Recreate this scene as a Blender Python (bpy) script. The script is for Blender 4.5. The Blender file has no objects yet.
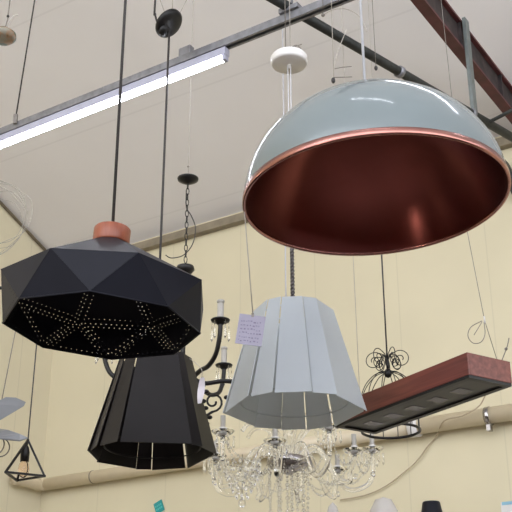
import bpy, bmesh, math, random
from mathutils import Vector, Matrix
from mathutils.geometry import delaunay_2d_cdt
random.seed(7)
PI = math.pi; R_ = math.radians
scene = bpy.context.scene; COL = scene.collection

# ------------------------------------------------------------------ camera
PITCH = R_(24); FPX = 1050.0
CAM = Vector((0, 0, 1.6))
cd = bpy.data.cameras.new('camera'); cam = bpy.data.objects.new('camera', cd); COL.objects.link(cam)
cam.location = CAM; cam.rotation_euler = (PI/2 + PITCH, 0, 0)
cd.sensor_width = 36; cd.lens = 36*FPX/512; cd.clip_start = .05; cd.clip_end = 100
scene.camera = cam
# ------------------------------------------------------------------ world + exposure
wd = bpy.data.worlds.new('shop_daylight'); scene.world = wd; wd.use_nodes = True
bgn = wd.node_tree.nodes['Background']
bgn.inputs[0].default_value = (0.92, 0.95, 1.0, 1); bgn.inputs[1].default_value = 3.4
vs = scene.view_settings
vs.view_transform = 'Standard'; vs.look = 'None'; vs.gamma = 1; vs.use_curve_mapping = False
vs.exposure = 0.0

def ray(x, y):
    W = Vector((0, math.cos(PITCH), math.sin(PITCH))); U = Vector((0, -math.sin(PITCH), math.cos(PITCH)))
    return W*FPX + Vector((x-256, 0, 0)) + U*(256-y)
def atd(x, y, d): return CAM + ray(x, y)*(d/FPX)            # axial distance d
def atY(x, y, Y): r = ray(x, y); return CAM + r*(Y/r.y)
def atZ(x, y, Z): r = ray(x, y); return CAM + r*((Z-CAM.z)/r.z)
def onp(x, y, P0, n): r = ray(x, y); return CAM + r*((P0-CAM).dot(n)/r.dot(n))
def zat(y, P):                                               # height over point P that shows at picture row y
    t = math.tan(PITCH - math.atan((y-256)/FPX))
    return CAM.z + P.y*t
WD = Vector((.8387, -.5446, 0)); UD = Vector((.5446, .8387, 0))   # along back wall / towards back wall
CORNER = Vector((-1.6273, 8.0, 0)); CEIL0 = 5.085; CSL = .40
def ceil_z(x, y): return CEIL0 + CSL*(CORNER.dot(UD) - Vector((x, y, 0)).dot(UD))

# ------------------------------------------------------------------ materials
def mat(name, col, rough=.5, metal=0, var=.06, scale=12, bump=0, bscale=60, **kw):
    m = bpy.data.materials.new(name); m.use_nodes = True; nt = m.node_tree; N = nt.nodes; L = nt.links
    b = N['Principled BSDF']; b.inputs['Roughness'].default_value = rough; b.inputs['Metallic'].default_value = metal
    tc = N.new('ShaderNodeTexCoord')
    nz = N.new('ShaderNodeTexNoise'); nz.inputs['Scale'].default_value = scale; nz.inputs['Detail'].default_value = 4
    L.new(tc.outputs['Object'], nz.inputs['Vector'])
    cr = N.new('ShaderNodeValToRGB'); e = cr.color_ramp.elements
    e[0].position = .3; e[1].position = .7
    e[0].color = [c*(1-var) for c in col[:3]] + [1]; e[1].color = [min(1, c*(1+var)) for c in col[:3]] + [1]
    L.new(nz.outputs['Fac'], cr.inputs[0]); L.new(cr.outputs[0], b.inputs['Base Color'])
    if bump:
        n2 = N.new('ShaderNodeTexNoise'); n2.inputs['Scale'].default_value = bscale
        L.new(tc.outputs['Object'], n2.inputs['Vector'])
        bp = N.new('ShaderNodeBump'); bp.inputs['Strength'].default_value = bump; bp.inputs['Distance'].default_value = .01
        L.new(n2.outputs['Fac'], bp.inputs['Height']); L.new(bp.outputs[0], b.inputs['Normal'])
    for k, v in kw.items(): b.inputs[k].default_value = v
    return m
def glass(name, col=(1, 1, 1), rough=.02, ior=1.5):
    m = mat(name, col, rough, 0, .01); b = m.node_tree.nodes['Principled BSDF']
    b.inputs['Transmission Weight'].default_value = 1; b.inputs['IOR'].default_value = ior
    return m
def emis(name, col, s):
    m = mat(name, col, .4, 0, .01); b = m.node_tree.nodes['Principled BSDF']
    b.inputs['Emission Color'].default_value = (*col, 1); b.inputs['Emission Strength'].default_value = s
    return m
M = {}
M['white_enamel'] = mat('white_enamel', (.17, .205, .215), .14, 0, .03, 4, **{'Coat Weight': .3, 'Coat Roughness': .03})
M['white_paint'] = mat('white_paint', (.54, .58, .64), .42, 0, .03, 6)
_nt = M['white_paint'].node_tree; _b = _nt.nodes['Principled BSDF']
_tr = _nt.nodes.new('ShaderNodeBsdfTranslucent'); _tr.inputs[0].default_value = (.88, .90, .86, 1)
_mx = _nt.nodes.new('ShaderNodeMixShader'); _mx.inputs[0].default_value = .36
_nt.links.new(_b.outputs[0], _mx.inputs[1]); _nt.links.new(_tr.outputs[0], _mx.inputs[2])
_nt.links.new(_mx.outputs[0], _nt.nodes['Material Output'].inputs[0])
M['white_plastic'] = mat('white_plastic', (.72, .70, .69), .4, 0, .03, 9)
M['black_satin'] = mat('black_satin', (.012, .0125, .019), .46, 0, .10, 8, **{'Specular IOR Level': .14})
M['black_shade'] = mat('black_shade', (.013, .011, .012), .38, 0, .12, 8, **{'Specular IOR Level': .2})
M['black_metal'] = mat('black_metal', (.010, .009, .009), .4, .3, .15, 30)
M['dark_cord'] = mat('dark_cord', (.035, .03, .03), .6, 0, .2, 60)
M['grey_wire'] = mat('grey_wire', (.20, .18, .16), .5, .3, .2, 60)
M['pale_wire'] = mat('pale_wire', (.46, .42, .38), .5, 0, .1, 60)
M['white_cord'] = mat('white_cord', (.60, .60, .64), .4, 0, .05, 40)
M['chrome'] = mat('chrome', (.36, .34, .34), .15, 1, .1, 30)
M['steel_rope'] = mat('steel_rope', (.12, .11, .11), .3, .9, .6, 120)
M['galvanised'] = mat('galvanised', (.23, .23, .25), .45, .5, .2, 25)
M['fixture'] = mat('fixture_housing', (.40, .40, .50), .45, 0, .06, 20)
M['dark_pipe'] = mat('dark_pipe', (.022, .024, .022), .6, .2, .5, 18, .3)
M['strut'] = mat('strut_steel', (.15, .17, .165), .5, .2, .15, 25)
M['cream_pipe'] = mat('cream_pipe', (.64, .55, .40), .38, 0, .07, 6)
M['coil_wire'] = mat('coil_wire', (.30, .28, .24), .6, 0, .1, 30)
M['tan_cable'] = mat('tan_cable', (.42, .34, .23), .6, 0, .1, 30)
M['tan'] = mat('tan_trim', (.24, .20, .14), .6, 0, .15, 14)
M['glass'] = glass('clear_glass', (1, 1, 1), .02, 1.5)
M['thin_glass'] = glass('thin_clear_glass', (.93, .93, .93), .03, 1.16)
M['crystal'] = glass('crystal', (1, 1, .99), .0, 1.6)
M['frost'] = glass('milky_glass', (.80, .77, .76), .25, 1.45); M['frost'].node_tree.nodes['Principled BSDF'].inputs['Transmission Weight'].default_value = .35
M['candle'] = mat('candle_sleeve', (.38, .36, .33), .5, 0, .05, 20)
M['paper'] = mat('lilac_paper', (.31, .29, .37), .7, 0, .05, 30)
M['paper_white'] = mat('white_paper', (.85, .80, .86), .6, 0, .03, 30)
M['ink'] = mat('faded_ink', (.20, .17, .25), .7, 0, .2, 80)
M['teal'] = mat('teal_card', (.02, .30, .30), .5, 0, .1, 20)
M['teal_light'] = mat('teal_print', (.10, .50, .48), .5, 0, .1, 20)
M['blue'] = mat('blue_print', (.25, .48, .62), .5, 0, .08, 20)
M['red'] = mat('red_print', (.55, .03, .03), .5, 0, .08, 20)
M['grey_blade'] = mat('grey_blade', (.24, .25, .27), .35, .2, .1, 8)
M['bulb'] = glass('amber_bulb', (1.0, .80, .66), .08, 1.3)
M['tube'] = emis('tube_light', (.90, .93, 1.0), 24)
M['globe'] = emis('added_globe', (1.0, .86, .72), 30)  # glow of the unseen globes added for the copper highlights
M['lens'] = mat('led_lens', (.020, .020, .026), .35, 0, .2, 18, **{'Specular IOR Level': .35})
M['lens_chip'] = mat('led_chip', (.16, .16, .22), .25, 0, .1, 18)
M['dark_wall'] = mat('dark_shelving_wall', (.10, .07, .05), .6, 0, .3, 3)
M['floor'] = mat('floor_tiles', (.11, .085, .07), .4, 0, .25, 2)

def wood(name, c1, c2, axis='X', scale=3, dist=6, rough=.35):
    m = mat(name, c1, rough); nt = m.node_tree; N = nt.nodes; L = nt.links; b = N['Principled BSDF']
    tc = N.new('ShaderNodeTexCoord'); mp = N.new('ShaderNodeMapping')
    mp.inputs['Scale'].default_value = (.35, 6, 6) if axis == 'X' else (6, 6, .6)
    nz = N.new('ShaderNodeTexNoise'); nz.inputs['Scale'].default_value = scale*2; nz.inputs['Detail'].default_value = 8
    nz.inputs['Distortion'].default_value = .6
    cr = N.new('ShaderNodeValToRGB'); e = cr.color_ramp.elements
    e[0].position = .3; e[1].position = .72; e[0].color = (*c1, 1); e[1].color = (*c2, 1)
    L.new(tc.outputs['Object'], mp.inputs[0]); L.new(mp.outputs[0], nz.inputs['Vector'])
    L.new(nz.outputs['Fac'], cr.inputs[0]); L.new(cr.outputs[0], b.inputs['Base Color'])
    return m
M['cap_wood'] = wood('cap_wood', (.22, .055, .028), (.34, .10, .05), 'Z', 5)
M['bar_wood'] = wood('bar_wood', (.11, .022, .016), (.24, .062, .042), 'X', 4, rough=.3)

def copper():
    m = mat('brushed_copper', (.30, .092, .080), .30, 1, .12, 5); nt = m.node_tree; N = nt.nodes; L = nt.links; b = N['Principled BSDF']
    b.inputs['Anisotropic'].default_value = .85; b.inputs['Anisotropic Rotation'].default_value = .25
    tg = N.new('ShaderNodeTangent'); tg.direction_type = 'RADIAL'; tg.axis = 'Z'
    L.new(tg.outputs[0], b.inputs['Tangent'])
    tc = N.new('ShaderNodeTexCoord'); mp = N.new('ShaderNodeMapping'); mp.inputs['Scale'].default_value = (1, 1, 60)
    nz = N.new('ShaderNodeTexNoise'); nz.inputs['Scale'].default_value = 4
    L.new(tc.outputs['Object'], mp.inputs[0]); L.new(mp.outputs[0], nz.inputs['Vector'])
    mr = N.new('ShaderNodeMapRange'); mr.inputs['To Min'].default_value = .26; mr.inputs['To Max'].default_value = .40
    L.new(nz.outputs['Fac'], mr.inputs['Value']); L.new(mr.outputs[0], b.inputs['Roughness'])
    return m
M['copper'] = copper()
M['copper_rim'] = mat('copper_rim', (.42, .20, .17), .25, 1, .15, 14)

def seams(name, col, rough, dirv, spacing, width, depth, off=0, var=.04, vscale=1.2):
    """painted boards: thin grooves every `spacing` metres along dirv"""
    m = mat(name, col, rough, 0, var, vscale); nt = m.node_tree; N = nt.nodes; L = nt.links; b = N['Principled BSDF']
    tc = N.new('ShaderNodeTexCoord'); dp = N.new('ShaderNodeVectorMath'); dp.operation = 'DOT_PRODUCT'
    dp.inputs[1].default_value = dirv; L.new(tc.outputs['Object'], dp.inputs[0])
    a = N.new('ShaderNodeMath'); a.operation = 'ADD'; a.inputs[1].default_value = off + 100*spacing
    L.new(dp.outputs['Value'], a.inputs[0])
    md = N.new('ShaderNodeMath'); md.operation = 'MODULO'; md.inputs[1].default_value = spacing; L.new(a.outputs[0], md.inputs[0])
    lt = N.new('ShaderNodeMath'); lt.operation = 'LESS_THAN'; lt.inputs[1].default_value = width; L.new(md.outputs[0], lt.inputs[0])
    mx = N.new('ShaderNodeMix'); mx.data_type = 'RGBA'
    src = b.inputs['Base Color'].links[0].from_socket
    ml = N.new('ShaderNodeMath'); ml.operation = 'MULTIPLY'; ml.inputs[1].default_value = depth; L.new(lt.outputs[0], ml.inputs[0])
    L.new(ml.outputs[0], mx.inputs['Factor']); L.new(src, mx.inputs['A'])
    mx.inputs['B'].default_value = [c*.45 for c in col] + [1]
    L.new(mx.outputs['Result'], b.inputs['Base Color'])
    return m
M['wall'] = seams('cream_wall_boards', (.655, .59, .42), .75, WD, .62, .008, .15, .2)
M['wall_l'] = seams('cream_side_wall', (.66, .60, .44), .75, UD, .62, .008, .2, .1)
M['ceil'] = seams('grey_white_ceiling', (.79, .765, .77), .8, UD, .85, .012, .12, .3, .03, .8)

# ------------------------------------------------------------------ mesh builder
class MB:
    def __init__(s): s.v = []; s.f = []; s.sm = []
    def add(s, vs, fs, smooth=False):
        o = len(s.v); s.v += [Vector(v) for v in vs]; s.f += [[i+o for i in f] for f in fs]; s.sm += [smooth]*len(fs); return s
    def box(s, c, h, mtx=None):
        c = Vector(c); vs = []
        for x in (-1, 1):
            for y in (-1, 1):
                for z in (-1, 1):
                    p = Vector((x*h[0], y*h[1], z*h[2])); vs.append((mtx @ p if mtx else p) + c)
        return s.add(vs, [[0, 1, 3, 2], [4, 6, 7, 5], [0, 4, 5, 1], [2, 3, 7, 6], [0, 2, 6, 4], [1, 5, 7, 3]])
    def tube(s, pts, r, n=8, closed=False):
        pts = [Vector(p) for p in pts]; k = len(pts)
        rs = r if isinstance(r, (list, tuple)) else [r]*k
        tan = []
        for i in range(k):
            if closed: t = pts[(i+1) % k]-pts[i-1]
            else: t = pts[min(i+1, k-1)]-pts[max(i-1, 0)]
            tan.append(t.normalized())
        ref = Vector((0, 0, 1)) if abs(tan[0].z) < .9 else Vector((1, 0, 0))
        nrm = (ref - tan[0]*ref.dot(tan[0])).normalized(); vs = []
        for i in range(k):
            nrm = (nrm - tan[i]*nrm.dot(tan[i])).normalized(); bn = tan[i].cross(nrm)
            for j in range(n):
                a = 2*PI*j/n; vs.append(pts[i] + (nrm*math.cos(a)+bn*math.sin(a))*rs[i])
        fs = []
        for i in range(k if closed else k-1):
            for j in range(n):
                a = i*n+j; b = i*n+(j+1) % n; i2 = (i+1) % k
                fs.append([a, b, i2*n+(j+1) % n, i2*n+j])
        if not closed: fs += [list(range(n))[::-1], [(k-1)*n+j for j in range(n)]]
        return s.add(vs, fs, True)
    def lathe(s, prof, n=32, c=(0, 0, 0), smooth=True, a0=0, mtx=None):
        c = Vector(c); vs = []; k = len(prof)
        for (r, z) in prof:
            for j in range(n):
                a = a0+2*PI*j/n; p = Vector((r*math.cos(a), r*math.sin(a), z)); vs.append((mtx @ p if mtx else p)+c)
        fs = [[i*n+j, i*n+(j+1) % n, (i+1)*n+(j+1) % n, (i+1)*n+j] for i in range(k-1) for j in range(n)]
        return s.add(vs, fs, smooth)
    def ball(s, c, r, n=8, m=5, sz=1):
        prof = [(max(1e-5, r*math.sin(PI*i/m)), -r*sz*math.cos(PI*i/m)) for i in range(m+1)]
        return s.lathe(prof, n, c)
    def build(s, name, m, parent=None, bevel=0, solid=0, sub=0):
        me = bpy.data.meshes.new(name); me.from_pydata([tuple(v) for v in s.v], [], s.f)
        me.polygons.foreach_set('use_smooth', s.sm); me.materials.append(m); me.update()
        bm = bmesh.new(); bm.from_mesh(me); bmesh.ops.recalc_face_normals(bm, faces=bm.faces); bm.to_mesh(me); bm.free()
        o = bpy.data.objects.new(name, me); COL.objects.link(o)
        if parent: o.parent = parent
        if solid:
            q = o.modifiers.new('solid', 'SOLIDIFY'); q.thickness = solid; q.offset = -1
        if bevel:
            q = o.modifiers.new('bevel', 'BEVEL'); q.width = bevel; q.segments = 2; q.limit_method = 'ANGLE'
        return o
def tag(o, label=None, cat=None, group=None, kind=None):
    if label: o['label'] = label
    if cat: o['category'] = cat
    if group: o['group'] = group
    if kind: o['kind'] = kind
    return o
def thing(name, label, cat, loc=(0, 0, 0), rz=0, group=None):
    o = bpy.data.objects.new(name, None); COL.objects.link(o); o.empty_display_size = .05
    o.location = loc; o.rotation_euler = (0, 0, rz); return tag(o, label, cat, group)
def smoothpath(p, n=6):
    p = [Vector(q) for q in p]; out = []
    for i in range(len(p)-1):
        a = p[max(i-1, 0)]; b = p[i]; c = p[i+1]; d = p[min(i+2, len(p)-1)]
        for k in range(n):
            t = k/n
            out.append(.5*((2*b)+(c-a)*t+(2*a-5*b+4*c-d)*t*t+(3*b-a-3*c+d)*t**3))
    out.append(p[-1]); return out
def circ(c, r, n=32, ax=None):
    c = Vector(c); m = ax or Matrix.Identity(3)
    return [c + m @ Vector((r*math.cos(2*PI*i/n), r*math.sin(2*PI*i/n), 0)) for i in range(n)]

# ------------------------------------------------------------------ the setting
def struct(name, mb, m, **k): return tag(mb.build(name, m, **k), kind='structure')
def slab(name, a, b, c, d, th, m):        # four corners + thickness vector
    a, b, c, d, th = map(Vector, (a, b, c, d, th))
    return struct(name, MB().add([a, b, c, d, a+th, b+th, c+th, d+th],
        [[0, 1, 2, 3], [4, 5, 6, 7], [0, 1, 5, 4], [1, 2, 6, 5], [2, 3, 7, 6], [3, 0, 4, 7]]), m)
LW = 11; LD = 10
def g(s, t, z): p = CORNER + WD*s - UD*t; return Vector((p.x, p.y, z))
slab('floor', g(-.1, -.1, 0), g(LW, -.1, 0), g(LW, LD, 0), g(-.1, LD, 0), (0, 0, -.1), M['floor'])
slab('wall_back', g(0, 0, 0), g(LW, 0, 0), g(LW, 0, CEIL0), g(0, 0, CEIL0), UD*.12, M['wall'])
slab('wall_left', g(0, 0, 0), g(0, LD, 0), g(0, LD, CEIL0+CSL*LD), g(0, 0, CEIL0), -WD*.12, M['wall_l'])
slab('wall_front', g(-.1, LD, 0), g(LW, LD, 0), g(LW, LD, 2.6), g(-.1, LD, 2.6), -UD*.12, M['dark_wall'])
slab('wall_right', g(LW, -.1, 0), g(LW, LD, 0), g(LW, LD, 2.6), g(LW, -.1, 2.6), WD*.12, M['dark_wall'])
slab('ceiling', g(-.1, -.1, CEIL0-.04), g(LW, -.1, CEIL0-.04), g(LW, LD, CEIL0+CSL*LD), g(-.1, LD, CEIL0+CSL*LD), (0, 0, .08), M['ceil'])
# ceiling edge trims
t1 = MB(); mid = g(LW/2, .03, CEIL0-.075); rot = Matrix((WD, UD, Vector((0, 0, 1)))).transposed()
t1.box(mid, (LW/2, .03, .033), rot)
struct('trim_1', t1, M['tan'], bevel=.004)
t2 = MB().tube([g(.015, 0.05, CEIL0-.01), g(.015, LD, CEIL0+CSL*LD-.03)], .012, 6)
struct('trim_2', t2, M['tan'])

# red I-beam under the roof
ZB = 5.0
b0 = atZ(410, 0, ZB); b1 = atZ(508, 123, ZB)
bd = Vector((UD.x, UD.y, 0)); bn = WD.copy()
pA = b0 - bd*1.6; L = (CORNER - pA).dot(UD)
pB = pA + bd*(L-.01)
FW = .062; PT = onp(463, 22, b0+WD*FW, WD); BH = PT.z-ZB
M['beam'] = mat('oxide_red_paint', (.085, .018, .020), .6, 0, .35, 9)
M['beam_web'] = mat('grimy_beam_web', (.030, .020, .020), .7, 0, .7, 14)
bt = thing('roof_beam', 'dark red steel roof beam running diagonally across the upper right ceiling', 'beam', pA)
rtb = Matrix((bd, bn, Vector((0, 0, 1)))).transposed(); BL = (pB-pA).length
for nm, z in (('lower_flange', .008), ('upper_flange', BH-.008)):
    MB().box(bd*BL/2+bn*FW/2+Vector((0, 0, z)), (BL/2, FW/2, .008), rtb).build(nm, M['beam'], bt)
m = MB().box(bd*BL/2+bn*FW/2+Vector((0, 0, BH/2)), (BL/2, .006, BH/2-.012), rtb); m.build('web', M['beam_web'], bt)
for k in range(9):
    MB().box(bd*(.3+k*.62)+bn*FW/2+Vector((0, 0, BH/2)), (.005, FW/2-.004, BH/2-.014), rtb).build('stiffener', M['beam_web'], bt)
sp = PT + bn*.014; zlo = zat(124, sp)
so = MB().box((sp.x, sp.y, (zlo+PT.z+.01)/2), (.028, .010, (PT.z+.01-zlo)/2), rtb)
so = so.build('hanging_strut', M['strut'], bevel=.002); tag(so, 'grey green flat steel strut dropping from the red beam to the dark pipe', 'strut')
# dark pipe
ZP = zlo + .03
q0 = atZ(276, 0, ZP); q1 = atZ(484, 121, ZP); qd = (q1-q0).normalized()
pp = thing('dark_pipe', 'dark steel pipe running from top centre down to the right, behind the copper lined dome', 'pipe', q0)
m = MB().tube([-qd*.9, qd*((CORNER-q0).dot(UD)/qd.dot(UD)-.12)], .024, 12); m.build('pipe', M['dark_pipe'], pp)
for t in (.1, .55, .93):
    c = (q1-q0)*t; MB().tube([c-qd*.012, c+qd*.012], .031, 12).build('clamp', M['galvanised'], pp)
# short rods fixed near its right end
ro = MB(); e1 = q1+qd*.02; ro.tube([e1+WD*-.10+Vector((0, 0, -.03)), e1+WD*.30+Vector((0, 0, .06))], .010, 8)
ro = ro.build('cross_rod', M['dark_pipe']); tag(ro, 'short dark rod crossing the pipe at the foot of the grey green strut', 'rod')
r2 = MB(); a = onp(503, 164, CORNER-UD*.05, UD); b = onp(518, 194, CORNER-UD*.05, UD); r2.box((a+b)/2, (.035, .03, (b-a).length/2), (b-a).to_track_quat('Z', 'Y').to_matrix())
r2 = r2.build('wall_bracket', M['dark_pipe']); tag(r2, 'short dark iron bracket slanting on the back wall, right of the dome rim', 'bracket')
# steel channel carrying the tube
ZC = ZP - .055
def onC(x, y): return atZ(x, y, ZC)
c0 = onC(0, 134); c1 = onC(292, 18)
cdv = (c1-c0).normalized()
cc = thing('steel_channel', 'grey steel channel crossing the top left, carrying the long fluorescent tube', 'channel', c0)
sidev = Vector((cdv.y, -cdv.x, 0)); rt = Matrix((cdv, sidev, Vector((0, 0, 1)))).transposed()
L0 = -.6; L1 = (c1-c0).length+1.3
m = MB(); mid = cdv*((L0+L1)/2); hl = (L1-L0)/2
m.box(mid+Vector((0, 0, .018)), (hl, .021, .0025), rt)
for sgn in (-1, 1): m.box(mid+sidev*sgn*.019, (hl, .0025, .019), rt); m.box(mid+sidev*sgn*.015+Vector((0, 0, -.018)), (hl, .006, .002), rt)
m.build('rail', M['galvanised'], cc)
m = MB().box((c1-c0)+Vector((0, 0, .035)), (.05, .035, .012), rt); m.tube([(c1-c0)+Vector((0, 0, .03)), (c1-c0)+Vector((0, 0, .40))], .006, 8)
m.build('clamp', M['galvanised'], cc)

def fixture(pa, pb, label, hang, lead=.0):
    """linear batten with a bare tube below"""
    d = (pb-pa); L = d.length; u = d.normalized(); s = Vector((u.y, -u.x, 0)).normalized()
    root = thing('fluorescent_light', label, 'light', pa, 0)
    up = s.cross(u); 
    if up.z < 0: up = -up
    rt = Matrix((u, s, up)).transposed()
    MB().box(u*L/2 + up*.0, (L/2, .020, .021), rt).build('housing', M['fixture'], root, bevel=.004)
    t = MB().tube([u*.02-up*.035, u*(L-.02)-up*.035], .0135, 16); t.build('tube', M['tube'], root)
    for q in (.012, L-.012):
        m = MB().box(u*q-up*.034, (.010, .014, .014), rt)
        m.build('end_cap', M['fixture'], root, bevel=.003)
    for q in hang:
        c = u*L*q
        h = ceil_z(*(pa+c).xy) - (pa+c).z + .0
        MB().tube([c+up*.012, c+Vector((0, 0, h))], .0035, 6).build('suspension_wire', M['grey_wire'], root)
    return root
DROP = Vector((0, 0, -.044))
fx = fixture(c0-cdv*.25+DROP, c0+cdv*((onC(229, 45)-c0).length)+DROP, 'long glowing white fluorescent tube under the grey channel at upper left', [])
# junction box on top of the channel
jb = onC(186, 62)+Vector((0, 0, .055))
j = MB().box(jb, (.035, .018, .026), rt).build('junction_box', M['galvanised'], bevel=.005); tag(j, 'small grey junction box on top of the lit channel', 'box')
# wire from ceiling holding the channel at its left end
a = onC(15, 124)+Vector((0, 0, .03))
hw = thing('suspension_wire', 'thin dark wire holding the left end of the lit channel, with a small hook', 'wire', a)
MB().tube([(0, 0, 0), (.07, 0, ceil_z(a.x, a.y)-a.z)], .0042, 6).build('wire', M['dark_cord'], hw)
MB().box((0, 0, .0), (.010, .008, .028)).build('hook', M['grey_wire'], hw)
# more tubes of the same rows, past the frame's top
u2 = -cdv
f2s = onC(378, -6)+Vector((.08, 0, .42)); fixture(f2s, f2s+cdv*1.5, 'fluorescent tube fixture running out past the top edge, above the copper lined dome', [.1, .9])
f3 = Vector((-.145, 2.35, 5.6)); fixture(f3, f3+cdv*1.15, 'fluorescent tube fixture high overhead, just in front of the viewer', [.1, .9])
f4 = Vector((-1.9, 1.6, 4.3)); fixture(f4, f4+cdv*1.5, 'fluorescent tube fixture overhead, nearest the viewer on the left', [.1, .9])
f5 = Vector((2.4, 2.7, 4.2)); fixture(f5, f5+cdv*1.5, 'fluorescent tube fixture far off to the right', [.1, .9])

# ------------------------------------------------------------------ pipe on the wall
P0w = CORNER.copy()
yl = onp(45, 482, P0w, UD)
zpipe = onp(45, 487, P0w, UD).z
pr = .050
wp = thing('wall_pipe', 'thick cream pipe running along the back wall below the lamps', 'pipe', g(0, pr+.02, zpipe))
def rel(p): return p - g(0, pr+.02, zpipe)
sC = (onp(420, 436, P0w, UD)-P0w).dot(WD)
MB().tube([rel(g(.1, pr+.02, zpipe)), rel(g(sC, pr+.02, zpipe))], pr*.90, 20).build('pipe', M['cream_pipe'], wp)
MB().tube([rel(g(sC, pr+.02, zpipe+.004)), rel(g(LW-.2, pr+.02, zpipe+.004))], pr*.97, 20).build('pipe', M['cream_pipe'], wp)
MB().tube(smoothpath([rel(g(.10, pr+.02, zpipe)), rel(g(.06, pr+.05, zpipe)), rel(g(.075, .16, zpipe)), rel(g(.075, .36, zpipe))]), pr*.94, 20).build('elbow', M['cream_pipe'], wp)
MB().tube([rel(g(sC-.03, pr+.02, zpipe)), rel(g(sC+.03, pr+.02, zpipe))], pr*1.16, 20).build('coupling', M['white_plastic'], wp)
def clamp(x):
    s = (onp(x, 420, P0w, UD)-P0w).dot(WD); c = g(s, pr+.02, zpipe)
    m = MB().tube([rel(c-WD*.014), rel(c+WD*.014)], pr*1.13, 20); m.box(rel(c)+Vector((0, 0, -pr*1.3)), (.012, .02, .022), rot)
    m.build('clamp', M['chrome'], wp)
clamp(493)
s2 = (onp(100, 470, P0w, UD)-P0w).dot(WD); c = g(s2, pr+.02, zpipe)
MB().tube([rel(c-WD*.004), rel(c+WD*.004)], pr*.96, 20).build('joint', M['tan'], wp)

# cable on the wall
def wallpath(pts, off=.012): return [onp(x, y, P0w-UD*off, UD) for x, y in pts]
cb = MB().tube(smoothpath(wallpath([(490, 384), (485, 396), (478, 407), (462, 416), (444, 421)], .16)+wallpath([(436, 437), (428, 446), (416, 462), (402, 474), (386, 486), (366, 495), (340, 500)], .02), 5), .0042, 6)
cb = cb.build('wall_cable', M['tan_cable']); tag(cb, 'thin tan cable looping over the wall pipe and sagging down the wall', 'cable')
# teal tag and notice on the wall
wr = Matrix((WD, UD, Vector((0, 0, 1)))).transposed()
def walltag(x, y, w, h, ang, m1, name, lab, cat, off=.006):
    c = onp(x, y, P0w-UD*off, UD); root = thing(name, lab, cat, c)
    rr = wr @ Matrix.Rotation(ang, 3, 'Y'); MB().box((0, 0, 0), (w, .003, h), rr).build('card', m1, root)
    return root, rr
t, rr = walltag(159, 507, .036, .040, R_(-22), M['teal'], 'wall_sticker', 'small teal square sticker on the wall below the black panelled shade', 'sticker')
for dz in (-.012, .012):
    m = MB()
    for k in range(4):
        m.box(rr @ Vector((-.022+k*.0145, -.0035, dz)), (.0045, .001, .006), rr)
    m.build('lettering', M['teal_light'], t)
t, rr = walltag(519, 514, .10, .075, 0, M['white_plastic'], 'wall_notice', 'white notice with blue line and red patch, cut by the lower right corner', 'notice')
MB().box((.0, -.0045, .066), (.095, .001, .009), rr).build('blue_line', M['blue'], t)
MB().box((.045, -.0045, .022), (.05, .001, .022), rr).build('red_patch', M['red'], t)

# ------------------------------------------------------------------ copper lined dome
dc = atd(375.5, 201.5, 3.16); RD = .398; HD = .350
dome = thing('dome_pendant', 'huge glossy white dome pendant with copper interior', 'pendant lamp', dc)
dome.rotation_euler = (0, R_(-2.2), 0)
n = 24; out = []; inn = []
for i in range(n+1):
    a = PI/2*i/n; out.append((max(.0001, RD*math.cos(a)), HD*math.sin(a)**1.0)); inn.append((max(.0001, (RD-.006)*math.cos(a)), (HD-.006)*math.sin(a)))
MB().lathe(out, 96).build('shade', M['white_enamel'], dome)
o = MB().lathe(inn[::-1], 96).build('lining', M['copper'], dome); tag(o, 'brushed copper lining')
MB().lathe([(RD-.002, .022), (RD+.0022, .020), (RD+.003, .004), (RD+.002, -.001), (RD-.003, -.002), (RD-.0065, .0), (RD-.0065, .008)], 96).build('rim', M['copper_rim'], dome)
MB().lathe([(.0001, HD+.032), (.018, HD+.03), (.024, HD+.01), (.032, HD-.004)], 32).build('cap', M['white_enamel'], dome)
MB().tube([(0, 0, HD+.02), (.10, 0, ceil_z(dc.x, dc.y)-dc.z)], .0045, 10).build('rod', M['white_cord'], dome)
# socket and bulb deep inside
MB().lathe([(.0001, HD-.08), (.024, HD-.08), (.026, HD-.01)], 24).build('socket', M['black_metal'], dome)

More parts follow.
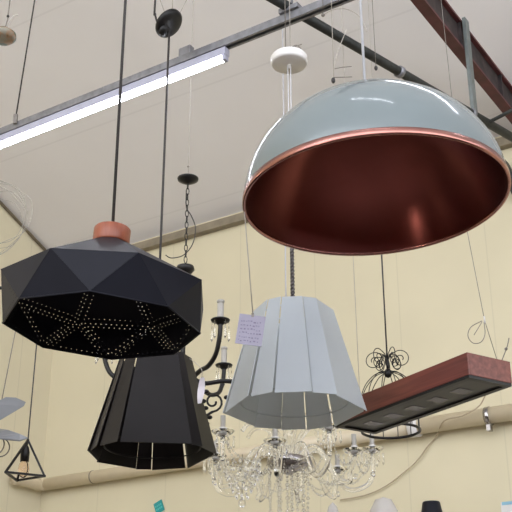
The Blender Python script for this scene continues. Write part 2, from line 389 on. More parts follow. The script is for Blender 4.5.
# ------------------------------------------------------------------ faceted black pendant with punched holes
fc = atd(101.5, 328, 3.29)
fr = thing('faceted_pendant', 'black faceted pendant lamp with punched dotted pattern and round wooden cap', 'pendant lamp', fc, 0)
rW = .334; rR = .310; hW = .128; hT = .292; rT = .054; base = R_(1.5)
Wv = [Vector((rW*math.cos(base+R_(22.5+45*k)), rW*math.sin(base+R_(22.5+45*k)), hW)) for k in range(8)]
Rv = [Vector((rR*math.cos(base+R_(45*k)), rR*math.sin(base+R_(45*k)), 0)) for k in range(8)]
Tv = [Vector((rT*math.cos(base+R_(22.5+45*k)), rT*math.sin(base+R_(22.5+45*k)), hT)) for k in range(8)]
fr.rotation_euler = (0, R_(2.6), 0)
fac = MB()
def facet(poly, rows):
    """planar facet with small punched holes; rows = (p, q, offset, n, start, end)"""
    a = poly[0]; x = (poly[1]-a).normalized(); nn = (poly[1]-a).cross(poly[2]-a).normalized(); y = nn.cross(x)
    to2 = lambda p: Vector(((p-a).dot(x), (p-a).dot(y)))
    P = [to2(p) for p in poly]; cen = sum(P, Vector((0, 0)))/len(P)
    ins = lambda pt, mar: all(((P[(i+1) % len(P)]-P[i]).normalized().cross(pt-P[i]))*(1 if (P[1]-P[0]).cross(P[2]-P[1]) > 0 else -1) > mar for i in range(len(P)))
    holes = []
    for (p, q, off, sp, st, en, hr, asp) in rows:
        p2 = to2(p); q2 = to2(q); dd = (q2-p2); Lr = dd.length; dd /= Lr; nr = Vector((-dd.y, dd.x))
        if (cen-p2).dot(nr) < 0: nr = -nr
        t = st
        while t < Lr-en:
            c = p2+dd*t+nr*off
            if ins(c, hr+.0012) and all((c-h[0]).length > .0105 for h in holes):
                holes.append((c, [c+dd*math.cos(2*PI*k/6)*hr*asp+nr*math.sin(2*PI*k/6)*hr for k in range(6)]))
            t += sp
    V = list(P); E = [(i, (i+1) % len(P)) for i in range(len(P))]
    for c, h in holes:
        o = len(V); V += h; E += [(o+i, o+(i+1) % 6) for i in range(6)]
    r = delaunay_2d_cdt(V, E, [], 0, 1e-6)
    fs = []
    for f in r[2]:
        c = sum((r[0][i] for i in f), Vector((0, 0)))/len(f)
        inside = False
        for hc, h in holes:
            if (c-hc).length < .006:
                s = [(h[(i+1) % 6]-h[i]).cross(c-h[i]) for i in range(6)]
                if all(q > -1e-9 for q in s) or all(q < 1e-9 for q in s): inside = True; break
        if not inside: fs.append(list(f))
    fac.add([a+x*v.x+y*v.y for v in r[0]], fs)
def er(p, q, full=True):
    e = .014
    return [(p, q, .0045, .0180, e, e*.6, .0016, 1.5), (p, q, .0165, .0180, e+.007, e*.6, .0018, 1.0)]
for k in range(8):
    k2 = (k+1) % 8
    w0, w1, r1 = Wv[k], Wv[k2], Rv[k2]
    near = 4 <= k <= 6
    facet([w0, w1, r1], [] if near else er(w0, w1)+er(w0, r1)+er(w1, r1))
    r0 = Rv[k]; 
    facet([r0, r1, w0], [] if 5 <= k <= 7 else er(w0, r0)+er(w0, r1)+[(r0, r1, .014, .0180, .014, .014, .0018, 1)])
    t0, t1_ = Tv[k], Tv[k2]
    L2 = (w0-t0).length
    facet([w0, w1, t1_, t0], [] if 4 <= k <= 6 else [(w0, t0, .0045, .0180, .014, L2*.45, .0016, 1.5), (w0, t0, .0165, .0180, .02, L2*.45, .0018, 1), (w1, t1_, .0165, .0180, .02, L2*.45, .0018, 1), (w0, w1, .0165, .0180, .02, .014, .0018, 1)])
o = fac.build('shade', M['black_satin'], fr, solid=.0012)
m = MB(); m.tube(Rv, .0028, 6, closed=True); m.build('rim', M['black_satin'], fr)
MB().lathe([(.0001, hT-.004), (.058, hT-.004), (.060, hT+.002), (.060, hT+.048), (.056, hT+.053), (.0001, hT+.053)], 48).build('wooden_cap', M['cap_wood'], fr)
tp = Vector((.012, 0, hT+.05))
MB().tube([(0, 0, hT+.05), (-math.sin(R_(2.6))*(ceil_z(fc.x, fc.y)-fc.z), 0, ceil_z(fc.x, fc.y)-fc.z)], .0052, 8).build('cord', M['dark_cord'], fr)
MB().lathe([(.0001, hT-.06), (.02, hT-.06), (.022, hT)], 24).build('socket', M['black_metal'], fr)

# ------------------------------------------------------------------ panelled shades
def panelled(name, label, c, Rb, Rt, H, m, az, seam_deg):
    root = thing(name, label, 'pendant lamp', c)
    NP = 10
    for k in range(NP):
        a0 = az+R_(seam_deg[k]); a1 = az+R_(seam_deg[(k+1) % NP]+(360 if k == NP-1 else 0)); gp = R_(.25)
        def P(a, r, z): return Vector((r*math.cos(a), r*math.sin(a), z))
        b0 = P(a0+gp, Rb*.975, 0); b1 = P(a1-R_(.45), Rb*1.02, 0)
        u0 = P(a0+gp, Rt*.98, H); u1 = P(a1-R_(.45), Rt*1.01, H)
        nr = P((a0+a1)/2, 1, .25).normalized()*.0035
        b0 = b0; mm = (b0+b1)/2
        vs = [b0, b1, u1, u0]; vs = vs+[v+nr for v in vs]
        MB().add(vs, [[0, 1, 2, 3], [4, 5, 6, 7], [0, 1, 5, 4], [1, 2, 6, 5], [2, 3, 7, 6], [3, 0, 4, 7]]).build('panel', m, root, bevel=.001)
    sp = MB()
    MB().tube(circ((0, 0, .035), Rb*.76, 40), .003, 6, closed=True).build('lower_ring', m, root)
    sp.tube(circ((0, 0, H-.02), Rt*.80, 40), .003, 6, closed=True)
    for k in range(3):
        a = az+2*PI*k/3; sp.tube([(0, 0, H-.02), (Rt*.80*math.cos(a), Rt*.80*math.sin(a), H-.02)], .0035, 6)
    sp.build('frame', m, root)
    MB().lathe([(.0001, H-.10), (.02, H-.10), (.024, H-.03), (.012, H+.012), (.0001, H+.015)], 24).build('socket', m, root)
    return root
wc = atd(294.5, 412, 3.8)
az = -PI/2 - math.atan2(wc.x, wc.y)
white = panelled('panelled_pendant', 'pale white panelled cone pendant shade hanging at centre with a paper tag beside it', wc, .254, .148, .392, M['white_paint'], az, [-90, -37, -16, 14, 35, 90, 145, 170, 192, 217])
# twisted steel rope above it
top = zat(22, wc) - wc.z
m = MB()
canz = zat(64, wc)-wc.z
pts = [[], []]
n = 60; z0 = .39; z1 = .39+.26
for i in range(n+1):
    for s in (0, 1):
        a = i*.9+s*PI; pts[s].append((-.012*i/n*0+.0042*math.cos(a), .0042*math.sin(a), z0+(z1-z0)*i/n))
for s in (0, 1): m.tube(pts[s], .0052, 6)
m.build('rope', M['steel_rope'], white)
for dx in (-.006, .006):
    MB().tube([(dx*.4, 0, z1-.01), (dx, 0, canz)], .0022, 6).build('cord', M['white_cord'], white)
cn = MB().lathe([(.0001, canz-.004), (.068, canz-.004), (.075, canz), (.077, canz+.006), (.077, canz+.030), (.071, canz+.038), (.0001, canz+.040)], 48).build('canopy', M['white_plastic'], white)
MB().lathe([(.0001, canz-.022), (.006, canz-.02), (.007, canz-.003)], 16).build('cord_grip', M['white_plastic'], white)
MB().tube([(-.014, 0, canz+.036), (-.014, 0, ceil_z(wc.x, wc.y)-wc.z)], .0022, 6).build('suspension_wire', M['grey_wire'], white)
MB().tube([(.006, 0, canz+.036), (.002, 0, ceil_z(wc.x, wc.y)-wc.z)], .0018, 6).build('suspension_wire', M['pale_wire'], white)
m = MB(); m.tube(smoothpath([(.045, 0, canz+.03), (.052, 0, canz+.07), (.030, 0, canz+.095), (-.004, 0, canz+.07), (.02, 0, canz+.085), (.055, 0, canz+.10)]), .002, 6)
m.ball((-.004, 0, canz+.068), .006); m.build('loose_wire', M['grey_wire'], white)

bc = atd(152, 456, 4.1)
az = -PI/2 - math.atan2(bc.x, bc.y)
black = panelled('panelled_pendant', 'black panelled cone pendant shade hanging below the faceted black lamp', bc, .248, .142, .395, M['black_shade'], az, [-75, -54, -30, 36, 48, 80, 145, 180, 195, 240])
cy = zat(24, bc)-bc.z
MB().tube([(0, 0, .40), (.0, 0, cy-.03)], .0052, 8).build('cord', M['dark_cord'], black)
nv = (-(bc+Vector((0, 0, cy))-CAM).normalized()*.34 + Vector((.64, 0, -.62))).normalized(); ax = (-nv).to_track_quat('Z', 'Y').to_matrix()
cm = MB().lathe([(.0001, -.018), (.030, -.018), (.062, -.010), (.074, .002), (.074, .010), (.0001, .012)], 40, (.0, 0, cy), mtx=ax); cm.build('canopy', M['black_metal'], black)
MB().lathe([(.0001, -.032), (.026, -.032), (.030, -.014)], 24, Vector((0, 0, cy))+Vector((-.034, 0, -.030)), mtx=ax).build('canopy_hook', M['black_metal'], black)
top = ceil_z(bc.x, bc.y)-bc.z
MB().tube(smoothpath([(-.05, 0, cy-.01), (-.07, 0, cy+.06), (-.072, 0, cy+.20), (-.05, 0, top)]), .0048, 6).build('loose_cord', M['dark_cord'], black)
for dx, tx in ((-.01, -.12), (.01, .01), (.03, .16)):
    MB().tube([(dx, 0, cy+.02), (tx, 0, min(top, cy+.35)), (dx+.01, 0, top)], .0018, 5).build('suspension_wire', M['pale_wire'], black)

# price tags
def scribble(m, o, ex, ez, w, h, rows, off):
    ny = ex.cross(ez)
    for r in range(rows):
        z = h*(.78-1.56*r/(rows-1)); x = -w*.82
        while x < w*.7:
            l = random.uniform(.06, .2)*w
            m.box(o+ex*(x+l/2)+ez*(z+random.uniform(-.05, .05)*h)+off, (l/2, .0004, h*random.uniform(.03, .055)), Matrix((ex, ny, ez)).transposed()); x += l+w*random.uniform(.05, .14)
tp0 = atd(250.5, 330, 3.16)
tg_ = thing('price_tag', 'lilac handwritten card tag on a thin wire at the left of the white shade', 'tag', tp0)
ex = Matrix.Rotation(R_(8), 3, 'Y') @ Vector((1, 0, 0)); ez = Matrix.Rotation(R_(8), 3, 'Y') @ Vector((0, 0, 1))
rx = Matrix((ex, Vector((0, 1, 0)), ez)).transposed()
MB().box((0, 0, 0), (.040, .0008, .048), rx).build('card', M['paper'], tg_)
m = MB(); scribble(m, Vector((0, 0, -.005)), ex, ez, .040, .040, 6, Vector((0, -.0012, 0))); m.build('handwriting', M['ink'], tg_)
zt = zat(205, tp0)-tp0.z
MB().box(ez*.048, (.004, .002, .006)).build('clip', M['grey_wire'], tg_)
MB().tube([ez*.05, dc+Vector((-RD*.995, .03, -.004))-tp0], .0018, 5).build('wire', M['pale_wire'], tg_)

tp1 = atd(201.5, 391, 3.95)
t = thing('price_tag', 'small white paper tag curled on a thread beside the black panelled shade', 'tag', tp1)
pts = []; k = 7; vs = []; fs = []
for i in range(k+1):
    z = .052-.104*i/k; w = .012*(.5+.6*math.sin(PI*(i+.6)/(k+1))); yy = .008*math.sin(i*.7); xx = -.008*i/k+.002
    vs += [Vector((xx-w, yy-.003, z)), Vector((xx+w, yy+.003, z+.003))]
for i in range(k): fs.append([2*i, 2*i+1, 2*i+3, 2*i+2])
MB().add(vs, fs).build('paper', M['paper_white'], t, solid=.0008)
ta = Vector((-.03, 0, zat(345, tp1)-tp1.z))
MB().tube(smoothpath([(0, 0, .050), (-.004, 0, .09), bc+Vector((.135, -.02, .395))-tp1]), .0014, 5).build('thread', M['pale_wire'], t)

# ------------------------------------------------------------------ wooden bar pendant
A = atY(469, 376.5, 3.5); ZBAR = A.z
D = atZ(335, 427, ZBAR); B = atZ(511.5, 386, ZBAR)
lx = (D-A); Lb = lx.length; lx.normalize(); ly = Vector((-lx.y, lx.x, 0))
if ly.dot(B-A) < 0: ly = -ly
Wb = (B-A).dot(ly); Hb = zat(352, A)-ZBAR
bar = thing('linear_pendant', 'long reddish wooden box pendant with a black light strip underneath', 'pendant lamp', (A+D)/2+ly*Wb/2)
rb = math.atan2(-lx.y, -lx.x); bar.rotation_euler = (0, 0, rb)
sy = 1 if (Matrix.Rotation(rb, 3, 'Z') @ Vector((0, 1, 0))).dot(ly) > 0 else -1
hl = Lb/2; hw_ = Wb/2; tk = .008
m = MB()
m.box((0, hw_-tk/2, Hb/2+.004), (hl, tk/2, Hb/2-.004)); m.box((0, -hw_+tk/2, Hb/2+.004), (hl, tk/2, Hb/2-.004))
m.box((hl-tk/2, 0, Hb/2+.004), (tk/2, hw_-tk, Hb/2-.004)); m.box((-hl+tk/2, 0, Hb/2+.004), (tk/2, hw_-tk, Hb/2-.004)); m.box((0, 0, Hb-tk/2), (hl-tk, hw_-tk, tk/2))
m.build('wooden_box', M['bar_wood'], bar, bevel=.0015)
m = MB(); f = .022
m.box((0, hw_-f/2-.002, .003), (hl-.002, f/2, .006)); m.box((0, -hw_+f/2+.002, .003), (hl-.002, f/2, .006))
m.box((hl-f/2-.002, 0, .003), (f/2, hw_-f, .006)); m.box((-hl+f/2+.002, 0, .003), (f/2, hw_-f, .006))
m.build('black_frame', M['black_metal'], bar)
MB().box((0, 0, .006), (hl-f, hw_-f, .003)).build('lens', M['lens'], bar)
for k in range(5):
    x = hl*.62-k*hl*.33
    MB().box((x, 0, .0024), (.026, hw_*.32, .0008)).build('led_chip', M['lens_chip'], bar)
inv = Matrix.Rotation(-rb, 3, 'Z')
def bl(p): return inv @ (p-bar.location)
# suspension with slack loop
e0 = bl(B) + Vector((-.05, 0, 0)); e0 = Vector((hl-.03, sy*hw_*.7, Hb))
pw = bar.location + Matrix.Rotation(rb, 3, 'Z') @ e0
k1 = atY(484.5, 320, pw.y-.02); 
l1 = atY(466, 225, pw.y); tpz = Vector((l1.x-.05, l1.y, ceil_z(l1.x, l1.y)))
MB().tube([e0, bl(k1), bl(l1), bl(tpz)], .0013, 5).build('suspension_wire', M['grey_wire'], bar)
m = MB(); lp = [atY(484+0, 322, k1.y), atY(485, 334, k1.y), atY(481, 342, k1.y), atY(473, 343, k1.y), atY(468, 336, k1.y), atY(471, 327, k1.y), atY(482, 321, k1.y)]
m.tube(smoothpath([bl(p) for p in lp]), .0016, 5); m.tube([bl(atY(482, 322, k1.y)), bl(atY(474, 335, k1.y))], .0014, 5)
m.build('wire_loop', M['grey_wire'], bar)
m = MB().tube([bl(k1)+Vector((0, 0, -.012)), bl(k1)+Vector((0, 0, .014))], .0034, 6); m.build('crimp', M['white_plastic'], bar)
m = MB().tube(smoothpath([bl(atY(502, 360, pw.y)), bl(atY(507, 347, pw.y)), bl(atY(509, 338, pw.y))]), .002, 5); m.ball(bl(atY(506, 349, pw.y)), .006); m.build('loose_wire', M['grey_wire'], bar)
e1_ = Vector((-hl+.04, 0, Hb)); pw = bar.location + Matrix.Rotation(rb, 3, 'Z') @ e1_
MB().tube([e1_, bl(Vector((pw.x-.02, pw.y, ceil_z(pw.x, pw.y))))], .0014, 5).build('suspension_wire', M['pale_wire'], bar)

# ------------------------------------------------------------------ birdcage pendant
gc = atd(391, 431, 4.75)
cage = thing('birdcage_pendant', 'black wire birdcage pendant with curled scrolls on top, behind the wooden bar lamp', 'pendant lamp', gc)
rc = .131; hub = zat(372, gc)-gc.z
MB().tube(circ((0, 0, 0), rc, 48), .0065, 8, closed=True).build('bottom_ring', M['black_metal'], cage)
MB().tube(circ((0, 0, hub*.56), rc*1.0, 48), .0035, 8, closed=True).build('middle_ring', M['black_metal'], cage)
for k in range(12):
    a = 2*PI*k/12+.15; c_, s_ = math.cos(a), math.sin(a)
    pr_ = [(.012, hub), (.055, hub*.96), (.095, hub*.83), (.120, hub*.68), (rc, hub*.52), (rc*1.0, hub*.25), (rc, 0)]
    MB().tube(smoothpath([(r*c_, r*s_, z) for r, z in pr_], 4), .0021, 6).build('bar', M['black_metal'], cage)
m = MB().lathe([(.0001, hub-.03), (.014, hub-.022), (.02, hub-.005), (.012, hub+.01), (.0001, hub+.02)], 20); m.build('hub', M['black_metal'], cage)
for k in range(12):
    a = 2*PI*k/12+.25; c_, s_ = math.cos(a), math.sin(a); q = []; big = 1.25 if k % 2 else .85
    q += [(.004, hub+.01), (.006, hub+.06), (.018, hub+.085)]
    for i in range(26):
        th = 2.2-i*.36; rr_ = .036*big*(1-i/32)
        q.append((.05*big+rr_*math.cos(th), hub+.046*big+rr_*math.sin(th)))
    MB().tube([(r*c_, r*s_, z) for r, z in smoothpath([(x, y, 0) for x, y in q], 2) for r, z in [(r, z)]] if False else [(p.x*c_, p.x*s_, p.y) for p in smoothpath([(x, y, 0) for x, y in q], 2)], .0022, 5).build('scroll', M['black_metal'], cage)
zk = zat(170, gc)-gc.z
MB().tube([(0, 0, hub), (0, 0, zk)], .0038, 6).build('cord', M['dark_cord'], cage)
MB().tube([(0, 0, zk-.01), (0, 0, ceil_z(gc.x, gc.y)-gc.z)], .0012, 5).build('suspension_wire', M['pale_wire'], cage)

# ------------------------------------------------------------------ black iron chandelier
ic = atd(183, 346, 4.75)
iron = thing('iron_chandelier', 'black wrought iron chandelier with candle sleeves and hanging crystals, behind the black lamps', 'chandelier', ic)
RA = .355; zc = 0
baz = -math.atan2(ic.x, ic.y)
for k, dg in enumerate((64, 4, -56, -116, -176, 124)):
    a = R_(-dg)+baz; c_, s_ = math.cos(a), math.sin(a)
    f = lambda r, z: (r*c_, r*s_, z)
    path = [f(.02, -.10), f(.05, -.15), f(.10, -.175), f(.18, -.165), f(.25, -.165), f(.315, -.135), f(.345, -.08), f(.355, -.03), f(RA, 0)]
    ar = MB().tube(smoothpath(path, 5), [.007]*15+[.0095]*20+[.008]*5+[.007], 8) if False else MB().tube(smoothpath(path, 5), .0105, 8)
    arm = ar.build('arm', M['black_metal'], iron)
    m = MB(); sc = []
    for i in range(20):
        th = -PI/2+i*.42; rr_ = .045*(1-i/26); sc.append(f(.14+rr_*math.cos(th), -.26+rr_*math.sin(th)))
    m.tube(sc, .005, 6); m.tube(smoothpath([f(.02, -.28), f(.08, -.33), f(.14, -.305)]), .006, 6)
    for lf in ((.20, -.24), (.235, -.275), (.21, -.31)): m.ball(f(*lf), .014, 8, 5, .7)
    m.build('scroll', M['black_metal'], arm)
    m = MB().lathe([(.0001, -.012), (.014, -.010), (.020, 0), (.038, .004), (.042, .010), (.040, .012), (.0001, .006)], 24, f(RA, 0)); m.build('drip_plate', M['black_metal'], arm)
    m = MB().lathe([(.014, .006), (.014, .085), (.0001, .087)], 16, f(RA, 0)); m.lathe([(.010, .085), (.017, .092), (.016, .100), (.0001, .104)], 14, f(RA, 0))
    o = m.build('candle_sleeve', M['candle'], arm); tag(o, 'ivory candle sleeve')
    for j in range(5):
        m = MB(); b_ = 2*PI*j/5+.3; px, py, pz = RA*c_+.038*math.cos(b_), RA*s_+.038*math.sin(b_), 0
        m.tube([(px, py, pz+.004), (px, py, -.025)], .0010, 4)
        m.lathe([(.0001, -.085), (.0055, -.070), (.0035, -.035), (.0001, -.02)], 6, (px, py, pz), smooth=False)
        m.build('crystal_drop', M['crystal'], arm)
m = MB().lathe([(.0001, -.40), (.012, -.385), (.02, -.36), (.008, -.33), (.03, -.28), (.045, -.23), (.03, -.17), (.012, -.12), (.010, .12), (.02, .17), (.012, .22), (.008, .25), (.0001, .26)], 24); m.build('column', M['black_metal'], iron)
hz = zat(269, ic)-ic.z
MB().lathe([(.0001, hz-.03), (.030, hz-.02), (.044, hz-.004), (.040, hz+.012), (.015, hz+.022), (.0001, hz+.025)], 24, smooth=True).build('top_cup', M['black_metal'], iron)
MB().tube([(0, 0, .24), (0, 0, hz)], .006, 8).build('stem', M['black_metal'], iron)
hcn = zat(180, ic)-ic.z
m = MB(); z = hz+.03; i = 0
while z < hcn-.015:
    rt_ = Matrix.Rotation(PI/2*(i % 2)+.4, 3, 'Z'); lk = [Vector((0, 0, z+.018)) + rt_ @ Vector((.0075*math.cos(t_*PI/6), 0, .018*math.sin(t_*PI/6))) for t_ in range(12)]
    m.tube(lk, .0022, 5, closed=True); z += .030; i += 1
m.build('chain', M['black_metal'], iron)
zz = lambda y: zat(y, ic)-ic.z
sx = lambda x, y: (x-(183+ (343-y)*.035))/1050*4.95
MB().tube(smoothpath([(sx(187, 190), 0, zz(190)), (sx(187, 207), 0, zz(207)), (sx(192, 216), 0, zz(216)), (sx(196, 228), 0, zz(228)), (sx(193, 244), 0, zz(244)), (sx(184, 255), 0, zz(255)), (sx(172, 258), 0, zz(258)), (sx(166, 255), 0, zz(255))]), .0025, 6).build('loose_cord', M['dark_cord'], iron)
MB().lathe([(.0001, hcn-.022), (.012, hcn-.02), (.030, hcn-.012), (.050, hcn), (.052, hcn+.008), (.030, hcn+.020), (.0001, hcn+.024)], 32).build('canopy', M['black_metal'], iron)
MB().ball((0, 0, hcn+.075), .006).build('hook', M['grey_wire'], iron)
MB().tube([(0, 0, hcn+.02), (0, 0, ceil_z(ic.x, ic.y)-ic.z)], .0019, 5).build('suspension_wire', M['pale_wire'], iron)

# ------------------------------------------------------------------ crystal chandelier
kc = atd(288, 464, 5.2)
cr_ = thing('crystal_chandelier', 'clear glass crystal chandelier with curved arms and bead strings, below the white shade', 'chandelier', kc)
MB().lathe([(.0001, -.055), (.02, -.05), (.05, -.035), (.095, -.018), (.105, 0), (.105, .022), (.09, .032), (.04, .038), (.0001, .04)], 40).build('chrome_bowl', M['chrome'], cr_)
MB().lathe([(.0001, .03), (.03, .04), (.045, .08), (.028, .12), (.02, .16), (.04, .20), (.05, .24), (.025, .29), (.014, .34), (.014, .60), (.0001, .62)], 24).build('column', M['glass'], cr_)
hh = ceil_z(kc.x, kc.y)-kc.z
MB().tube([(0, 0, .6), (0, 0, hh)], .004, 6).build('cord', M['white_cord'], cr_)
def beads(p, q, sag, r, n):
    m = MB(); p = Vector(p); q = Vector(q)
    m.tube([p.lerp(q, i/8)-Vector((0, 0, sag*4*(i/8)*(1-i/8))) for i in range(9)], .0008, 4)
    for i in range(n):
        t = (i+.5)/n; c = p.lerp(q, t); c.z -= sag*4*t*(1-t); m.ball(c, r*(1.0 if i % 3 else 1.35), 6, 4)
    return m
NA = 10
ends = []
for k in range(NA):
    a = 2*PI*k/NA+.12; c_, s_ = math.cos(a), math.sin(a); RR = .43 if k % 2 == 0 else .36; zz0 = .06 if k % 2 == 0 else .0
    f = lambda r, z: (r*c_, r*s_, z)
    path = [f(.06, .02), f(.11, .07), f(.17, .06), f(.22, -.02), f(.27, -.10), f(.33, -.12), f(RR-.025, -.085), f(RR, -.02), f(RR, .01+zz0)]
    arm = MB().tube(smoothpath(path, 5), .0115, 8).build('arm', M['glass'], cr_)
    e = f(RR, .01+zz0); ends.append(e)
    MB().lathe([(.0001, -.006), (.02, -.004), (.046, .008), (.056, .020), (.053, .021), (.02, .002), (.0001, 0)], 24, e).build('drip_cup', M['thin_glass'], arm)
    m = MB().lathe([(.012, .002), (.019, .006), (.020, .035), (.013, .038), (.0001, .038)], 16, e); m.build('socket', M['white_plastic'], arm)
    MB().lathe([(.012, .038), (.0125, .095), (.0001, .098)], 16, e).build('candle_sleeve', M['candle'], arm)
    for j in range(6):
        m = MB(); b_ = 2*PI*j/6; px, py = e[0]+.052*math.cos(b_), e[1]+.052*math.sin(b_)
        m.ball((px, py, e[2]-.009), .006, 6, 4)
        m.lathe([(.0001, -.065), (.0065, -.048), (.004, -.022), (.0001, -.012)], 6, (px, py, e[2]), smooth=False)
        m.build('crystal_drop', M['crystal'], arm)
    m = MB().ball((e[0], e[1], e[2]-.11), .010, 8, 6, 1.4)
    m.build('crystal_drop', M['crystal'], arm)
    # leaf-like glass plume rising from the bowl
    lf = MB().tube(smoothpath([f(.04, .03), f(.07, .13), f(.12, .20), f(.19, .22), f(.235, .18)], 5), [.010]*6+[.013]*8+[.006]*7, 8) if False else MB().tube(smoothpath([f(.04, .03), f(.065, .12), f(.12, .19), f(.19, .20), f(.23, .16)], 5), .009, 8)
    lf.build('glass_plume', M['glass'], cr_)
for k in range(NA):
    k2 = (k+1) % NA
    beads(ends[k], ends[k2], .10, .0045, 22).build('bead_string', M['crystal'], cr_)
    a = 2*PI*k/NA+.12
    beads(ends[k], (.10*math.cos(a), .10*math.sin(a), .0), .13, .0045, 26).build('bead_string', M['crystal'], cr_)
for k in range(9):
    a = 2*PI*k/9; p = (.10*math.cos(a), .10*math.sin(a), -.02)
    beads(p, (p[0]*.9, p[1]*.9, -.34), 0, .0066, 14).build('bead_string', M['crystal'], cr_)
for k in range(3):
    a = 2*PI*k/3+.4; p = (.05*math.cos(a), .05*math.sin(a), -.04)
    beads(p, (p[0]*.9, p[1]*.9, -.42), 0, .0078, 18).build('bead_string', M['crystal'], cr_)
# basket of prisms hanging under the left arms
lx_ = -.225
m = MB()
for ring, (rr_, z_) in enumerate(((.085, -.03), (.085, -.06), (.075, -.09), (.062, -.12), (.048, -.15), (.03, -.18))):
    nn_ = max(6, int(rr_*180))
    for j in range(nn_):
        b_ = 2*PI*j/nn_+ring*.3; m.lathe([(.0001, -.018), (.0075, -.004), (.0075, .004), (.0001, .016)], 6, (lx_+rr_*math.cos(b_), -.12+rr_*math.sin(b_), z_), smooth=False)
m.ball((lx_, -.12, -.215), .018, 8, 6, 1.2)
m.tube([(lx_, -.12, -.2), (lx_, -.12, .02)], .002, 5)
m.tube(circ((lx_, -.12, -.015), .085, 24), .003, 5, closed=True)
tag(m.build('crystal_basket', M['crystal'], cr_), kind='stuff')

# ------------------------------------------------------------------ left edge things
tc_ = atd(28, 440, 5.0)
zr = zat(288, tc_); xr = CORNER.x-(CORNER.y-tc_.y)*UD.x/UD.y
rl = thing('hanging_rail', 'thin dark rail fixed to the side wall, carrying the small lamps at lower left', 'rail', (tc_.x+.12, tc_.y, zr))
MB().tube([(0, 0, 0), (xr-tc_.x-.12, 0, 0)], .009, 10).build('rail', M['black_metal'], rl)
MB().ball((0, 0, 0), .013).build('end_knob', M['black_metal'], rl)
tc_ = atd(28, 440, 5.0)
tri = thing('wire_frame_pendant', 'small black triangular wire pendant with an exposed bulb at lower left', 'pendant lamp', tc_)
hB = zat(476, tc_)-tc_.z
def tl(x, dy, z=0): return Vector(((x-26)/1050*5.0, dy, z))
v0 = Vector((0, 0, 0)); va = Vector(((13-28)/1050*5.0, -.085, hB)); vb = Vector(((46.5-27)/1050*5.0, .0, hB)); vc = Vector(((16-28)/1050*5.0, .10, hB))
for p, q in ((v0, va), (v0, vb), (v0, vc), (va, vb), (vb, vc), (vc, va)):
    dd = q-p; MB().box((p+q)/2, (.0048, .0048, dd.length/2+.004), dd.to_track_quat('Z', 'Y').to_matrix()).build('frame_bar', M['black_metal'], tri)
MB().lathe([(.0001, -.105), (.020, -.105), (.022, -.06), (.016, -.035), (.0001, -.015)], 20, (-.008, 0, 0)).build('socket', M['black_metal'], tri)
MB().lathe([(.013, -.10), (.022, -.115), (.027, -.14), (.022, -.165), (.010, -.178), (.0001, -.181)], 24, (-.008, 0, 0)).build('bulb', M['bulb'], tri)
MB().tube([(0, 0, -.01), (.0, 0, .05), (0, 0, zr-tc_.z)], .0033, 6).build('cord', M['dark_cord'], tri)

dl = 4.86; bp = atd(-6, 420, dl)
bl_ = thing('leaf_pendant', 'grey pendant of curved leaf blades over wire rings, cut by the left edge', 'pendant lamp', bp)
def lq(x, y, dy=0): p = atd(x, y, dl+dy) - bp; return p
def blade(pts, dep, name='blade'):
    m = MB(); fr_ = [lq(x, y, dy) for x, y, dy in pts]
    n_ = len(fr_); m.add(fr_, [list(range(n_))]); return m.build(name, M['grey_blade'], bl_, solid=.006, bevel=.001)
blade([(-30, 421, -.2), (-8, 404, -.1), (6, 397, -.02), (16, 397.5, .02), (26, 402, .05), (24, 406, .02), (4, 418, -.08), (-20, 432, -.2)], 0)
blade([(-30, 432, .1), (-4, 428, .05), (8, 430, .02), (20, 434, 0), (28, 437.5, 0), (20, 440, -.03), (8, 439, -.08), (-20, 436, -.12)], 0)
for (x, y, r) in ((-1, 447, .048), (-6, 446, .05)):
    MB().tube(circ(lq(x, y), r, 28, Matrix.Rotation(R_(80), 3, 'X') @ Matrix.Rotation(R_(18 if x > -3 else -12), 3, 'Y')), .003, 6, closed=True).build('ring', M['grey_wire'], bl_)
MB().lathe([(.0001, -.16), (.03, -.15), (.04, -.02), (.03, .08), (.0001, .12)], 20, (-.06, 0, 0)).build('core', M['grey_blade'], bl_)
MB().tube([lq(2, 399), Vector((lq(2, 399).x, tc_.y-bp.y, zr-bp.z))], .0026, 6).build('cord', M['grey_wire'], bl_)

ch = onC(-12, 139); kp = atY(-9, 216, ch.y)
coil = thing('wire_coil', 'loose coil of thin pale wire hanging at the left edge below the tube', 'coil', kp)
for i, (dx, dz, r, rot_) in enumerate(((0, .01, .19, 0), (-.02, 0, .17, .1), (.01, -.02, .165, -.1), (-.04, .0, .20, .05), (-.01, -.03, .15, .2), (-.06, .02, .21, 0))):
    ax_ = Matrix.Rotation(R_(78+i*3), 3, 'X') @ Matrix.Rotation(rot_, 3, 'Y')
    MB().tube([p+Vector((0, 0, .012*math.sin(j*.8+i))) for j, p in enumerate(circ((dx, i*.01, dz), r*1.13, 40, ax_))], .0013, 5, closed=True).build('loop', M['coil_wire'], coil)
MB().tube([(0, 0, .19), ch-kp], .0016, 5).build('hanger', M['pale_wire'], coil)

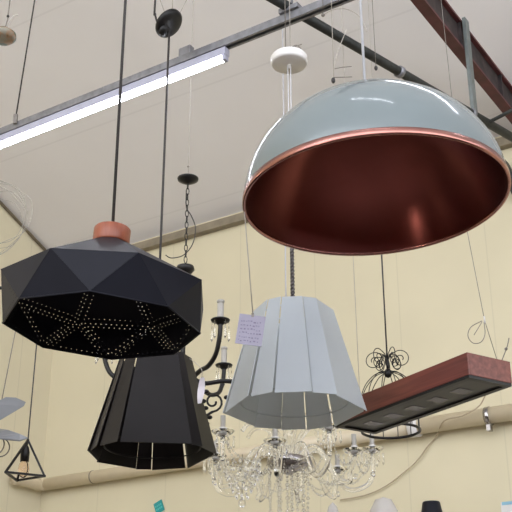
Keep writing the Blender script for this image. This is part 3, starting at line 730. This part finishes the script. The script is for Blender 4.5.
sp_ = atd(3, 36, 4.6)
def stripes():
    m = mat('striped_glaze', (.30, .27, .2), .5); nt = m.node_tree; N = nt.nodes; L = nt.links; b = N['Principled BSDF']
    tc = N.new('ShaderNodeTexCoord'); vz = N.new('ShaderNodeTexNoise'); vz.inputs['Scale'].default_value = 14; vz.inputs['Distortion'].default_value = 1
    L.new(tc.outputs['Object'], vz.inputs['Vector']); cr = N.new('ShaderNodeValToRGB'); e = cr.color_ramp.elements
    e[0].color = (.03, .07, .04, 1); e[0].position = .42; e[1].color = (.26, .24, .19, 1); e[1].position = .60
    k = cr.color_ramp.elements.new(.5); k.color = (.30, .17, .09, 1)
    L.new(vz.outputs['Fac'], cr.inputs[0]); L.new(cr.outputs[0], b.inputs['Base Color']); return m
can = thing('hanging_canopy', 'mottled green and brown ceiling canopy at the top left corner', 'canopy', sp_)
MB().lathe([(.0001, -.022), (.045, -.020), (.058, -.006), (.056, .010), (.035, .028), (.008, .036), (.0001, .037)], 32).build('cup', stripes(), can)
MB().tube([(.004, 0, .03), (.012, 0, .09), (.016, 0, ceil_z(sp_.x, sp_.y)-sp_.z)], .0028, 6).build('cord', M['grey_wire'], can)
MB().ball((.012, 0, .105), .007).build('hook', M['dark_cord'], can)
MB().tube(smoothpath([(.008, 0, .03), (.022, 0, .075), (.035, 0, .105), (.055, 0, .112)]), .0028, 5).build('loose_wire', M['pale_wire'], can)

# loose hanging wires
def hang(name, label, x, ytop_free, y, d, mt, r, extra=None):
    p = atd(x, y, d); o = thing(name, label, 'wire', p)
    MB().tube([(0, 0, 0), (0, 0, ceil_z(p.x, p.y)-p.z-.01)], r, 5).build('strand', mt, o); return o, p
o, p = hang('hanging_wire', 'thin wire with two bare twisted ends hanging right of the white canopy', 334, 0, 80, 4.3, M['pale_wire'], .0018)
MB().tube([(0, 0, 0), (0, 0, .012), (.075, 0, .015)], .0022, 5).build('bare_end', M['grey_wire'], o)
MB().tube([(.004, 0, .055), (.035, 0, .062), (.075, 0, .066)], .0018, 5).build('bare_end', M['grey_wire'], o)
MB().ball((-.003, 0, -.002), .009, 8, 6, 1.6).build('ferrule', M['dark_cord'], o)
MB().tube(smoothpath([(.0, 0, .06), (.02, 0, .14), (.06, 0, .25)]), .0016, 5).build('strand', M['pale_wire'], o)
o, p = hang('hanging_wire', 'thin wire with a dark hook hanging above the dome, right of its rod', 376, 0, 68, 4.4, M['grey_wire'], .0014)
MB().ball((0, 0, 0), .008, 8, 6, 1.5).build('hook', M['dark_cord'], o)
# cable clip trailing from the dark pipe junction
o, p = hang('hanging_wire', 'short wire curving from the channel crossing towards the dome rod', 323, 0, 15, 4.6, M['grey_wire'], .0014)
MB().tube(smoothpath([(0, 0, 0), (.05, 0, .03), (.11, 0, .03), (.16, 0, -.01), (.19, 0, -.09)]), .0022, 5).build('bent_end', M['pale_wire'], o)
MB().ball((0, 0, 0), .009).build('ferrule', M['grey_wire'], o)

# ------------------------------------------------------------------ shelf top just below the frame and what stands on it
YS = 5.6
zs = zat(556, Vector((0, YS, 0)))
sh0 = atY(430, 520, YS)
sh = thing('display_shelf', 'tall display shelf just below the lower edge, carrying small lamps', 'shelf', (sh0.x, YS, 0), math.atan2(-.5446, .8387))
MB().box((-.1, 0, zs-.015), (.85, .20, .015)).build('shelf_top', M['white_plastic'], sh)
for k in range(1, 4): MB().box((-.1, 0, (zs)*k/4-.015), (.85, .18, .012)).build('shelf_board', M['white_plastic'], sh)
for sx_ in (-1, 1): MB().box((-.1+sx_*.83, 0, (zs-.03)/2), (.02, .2, (zs-.03)/2)).build('side_panel', M['white_plastic'], sh)
def onshelf(x): 
    # point on the shelf's centre line under picture column x
    n_ = Vector((.5446, .8387, 0)); pp_ = Vector((sh0.x, YS, 0)); r = ray(x, 515); r.z = 0
    q = Vector((0, 0, 0)) + r*((pp_).dot(n_)/r.dot(n_)); return Vector((q.x, q.y, zs))
p = onshelf(432); h = zat(502, p)-zs
bk = thing('table_lamp', 'small lamp with black tapered shade poking up at the lower right edge', 'lamp', p)
MB().lathe([(.075, h-.16), (.047, h-.006), (.044, h), (.0001, h-.002)], 32).build('lamp_shade', M['black_satin'], bk, solid=.0)
MB().lathe([(.0001, .0), (.05, .001), (.05, .008), (.010, .014), (.010, max(.03, h-.03)), (.0001, max(.031, h-.028))], 24).build('base', M['black_metal'], bk)
p = onshelf(384); h = zat(497, p)-zs
wl = thing('glass_globe_lamp', 'small lamp with rounded milky glass shade at the bottom, left of the black one', 'lamp', p)
MB().lathe([(.088, .0), (.100, h*.25), (.096, h*.5), (.075, h*.78), (.045, h*.95), (.0001, h)], 32).build('glass_shade', M['frost'], wl)
MB().lathe([(.0001, .0), (.05, .001), (.05, .006), (.012, .01), (.012, h*.5), (.0001, h*.5+.01)], 20).build('base', M['white_plastic'], wl)
p = onshelf(333); h = zat(502, p)-zs
wl2 = thing('glass_globe_lamp', 'tiny pinkish glass shade tip at the bottom, under the crystal chandelier', 'lamp', p)
MB().lathe([(.055, .0), (.060, h*.3), (.050, h*.6), (.025, h*.92), (.0001, h)], 24).build('glass_shade', M['frost'], wl2)
MB().lathe([(.0001, .0), (.035, .001), (.035, .006), (.008, .01), (.008, h*.5), (.0001, h*.5+.01)], 16).build('base', M['white_plastic'], wl2)

# glowing globes added unseen at left, to put highlights in the copper lining
for (x, y, z, rg, lab) in ((-2.3, .2, 2.35, .15, 'added unseen glowing globe left of the viewer, for copper highlights'), (-2.4, 3.6, 3.3, .10, 'added unseen glowing globe outside the left edge, for copper highlights')):
    gl = thing('highlight_globe', lab, 'pendant lamp', (x, y, z))
    MB().ball((0, 0, 0), rg, 24, 16).build('globe', M['globe'], gl)
    MB().tube([(0, 0, rg-.01), (0, 0, ceil_z(x, y)-z)], .003, 6).build('cord', M['dark_cord'], gl)
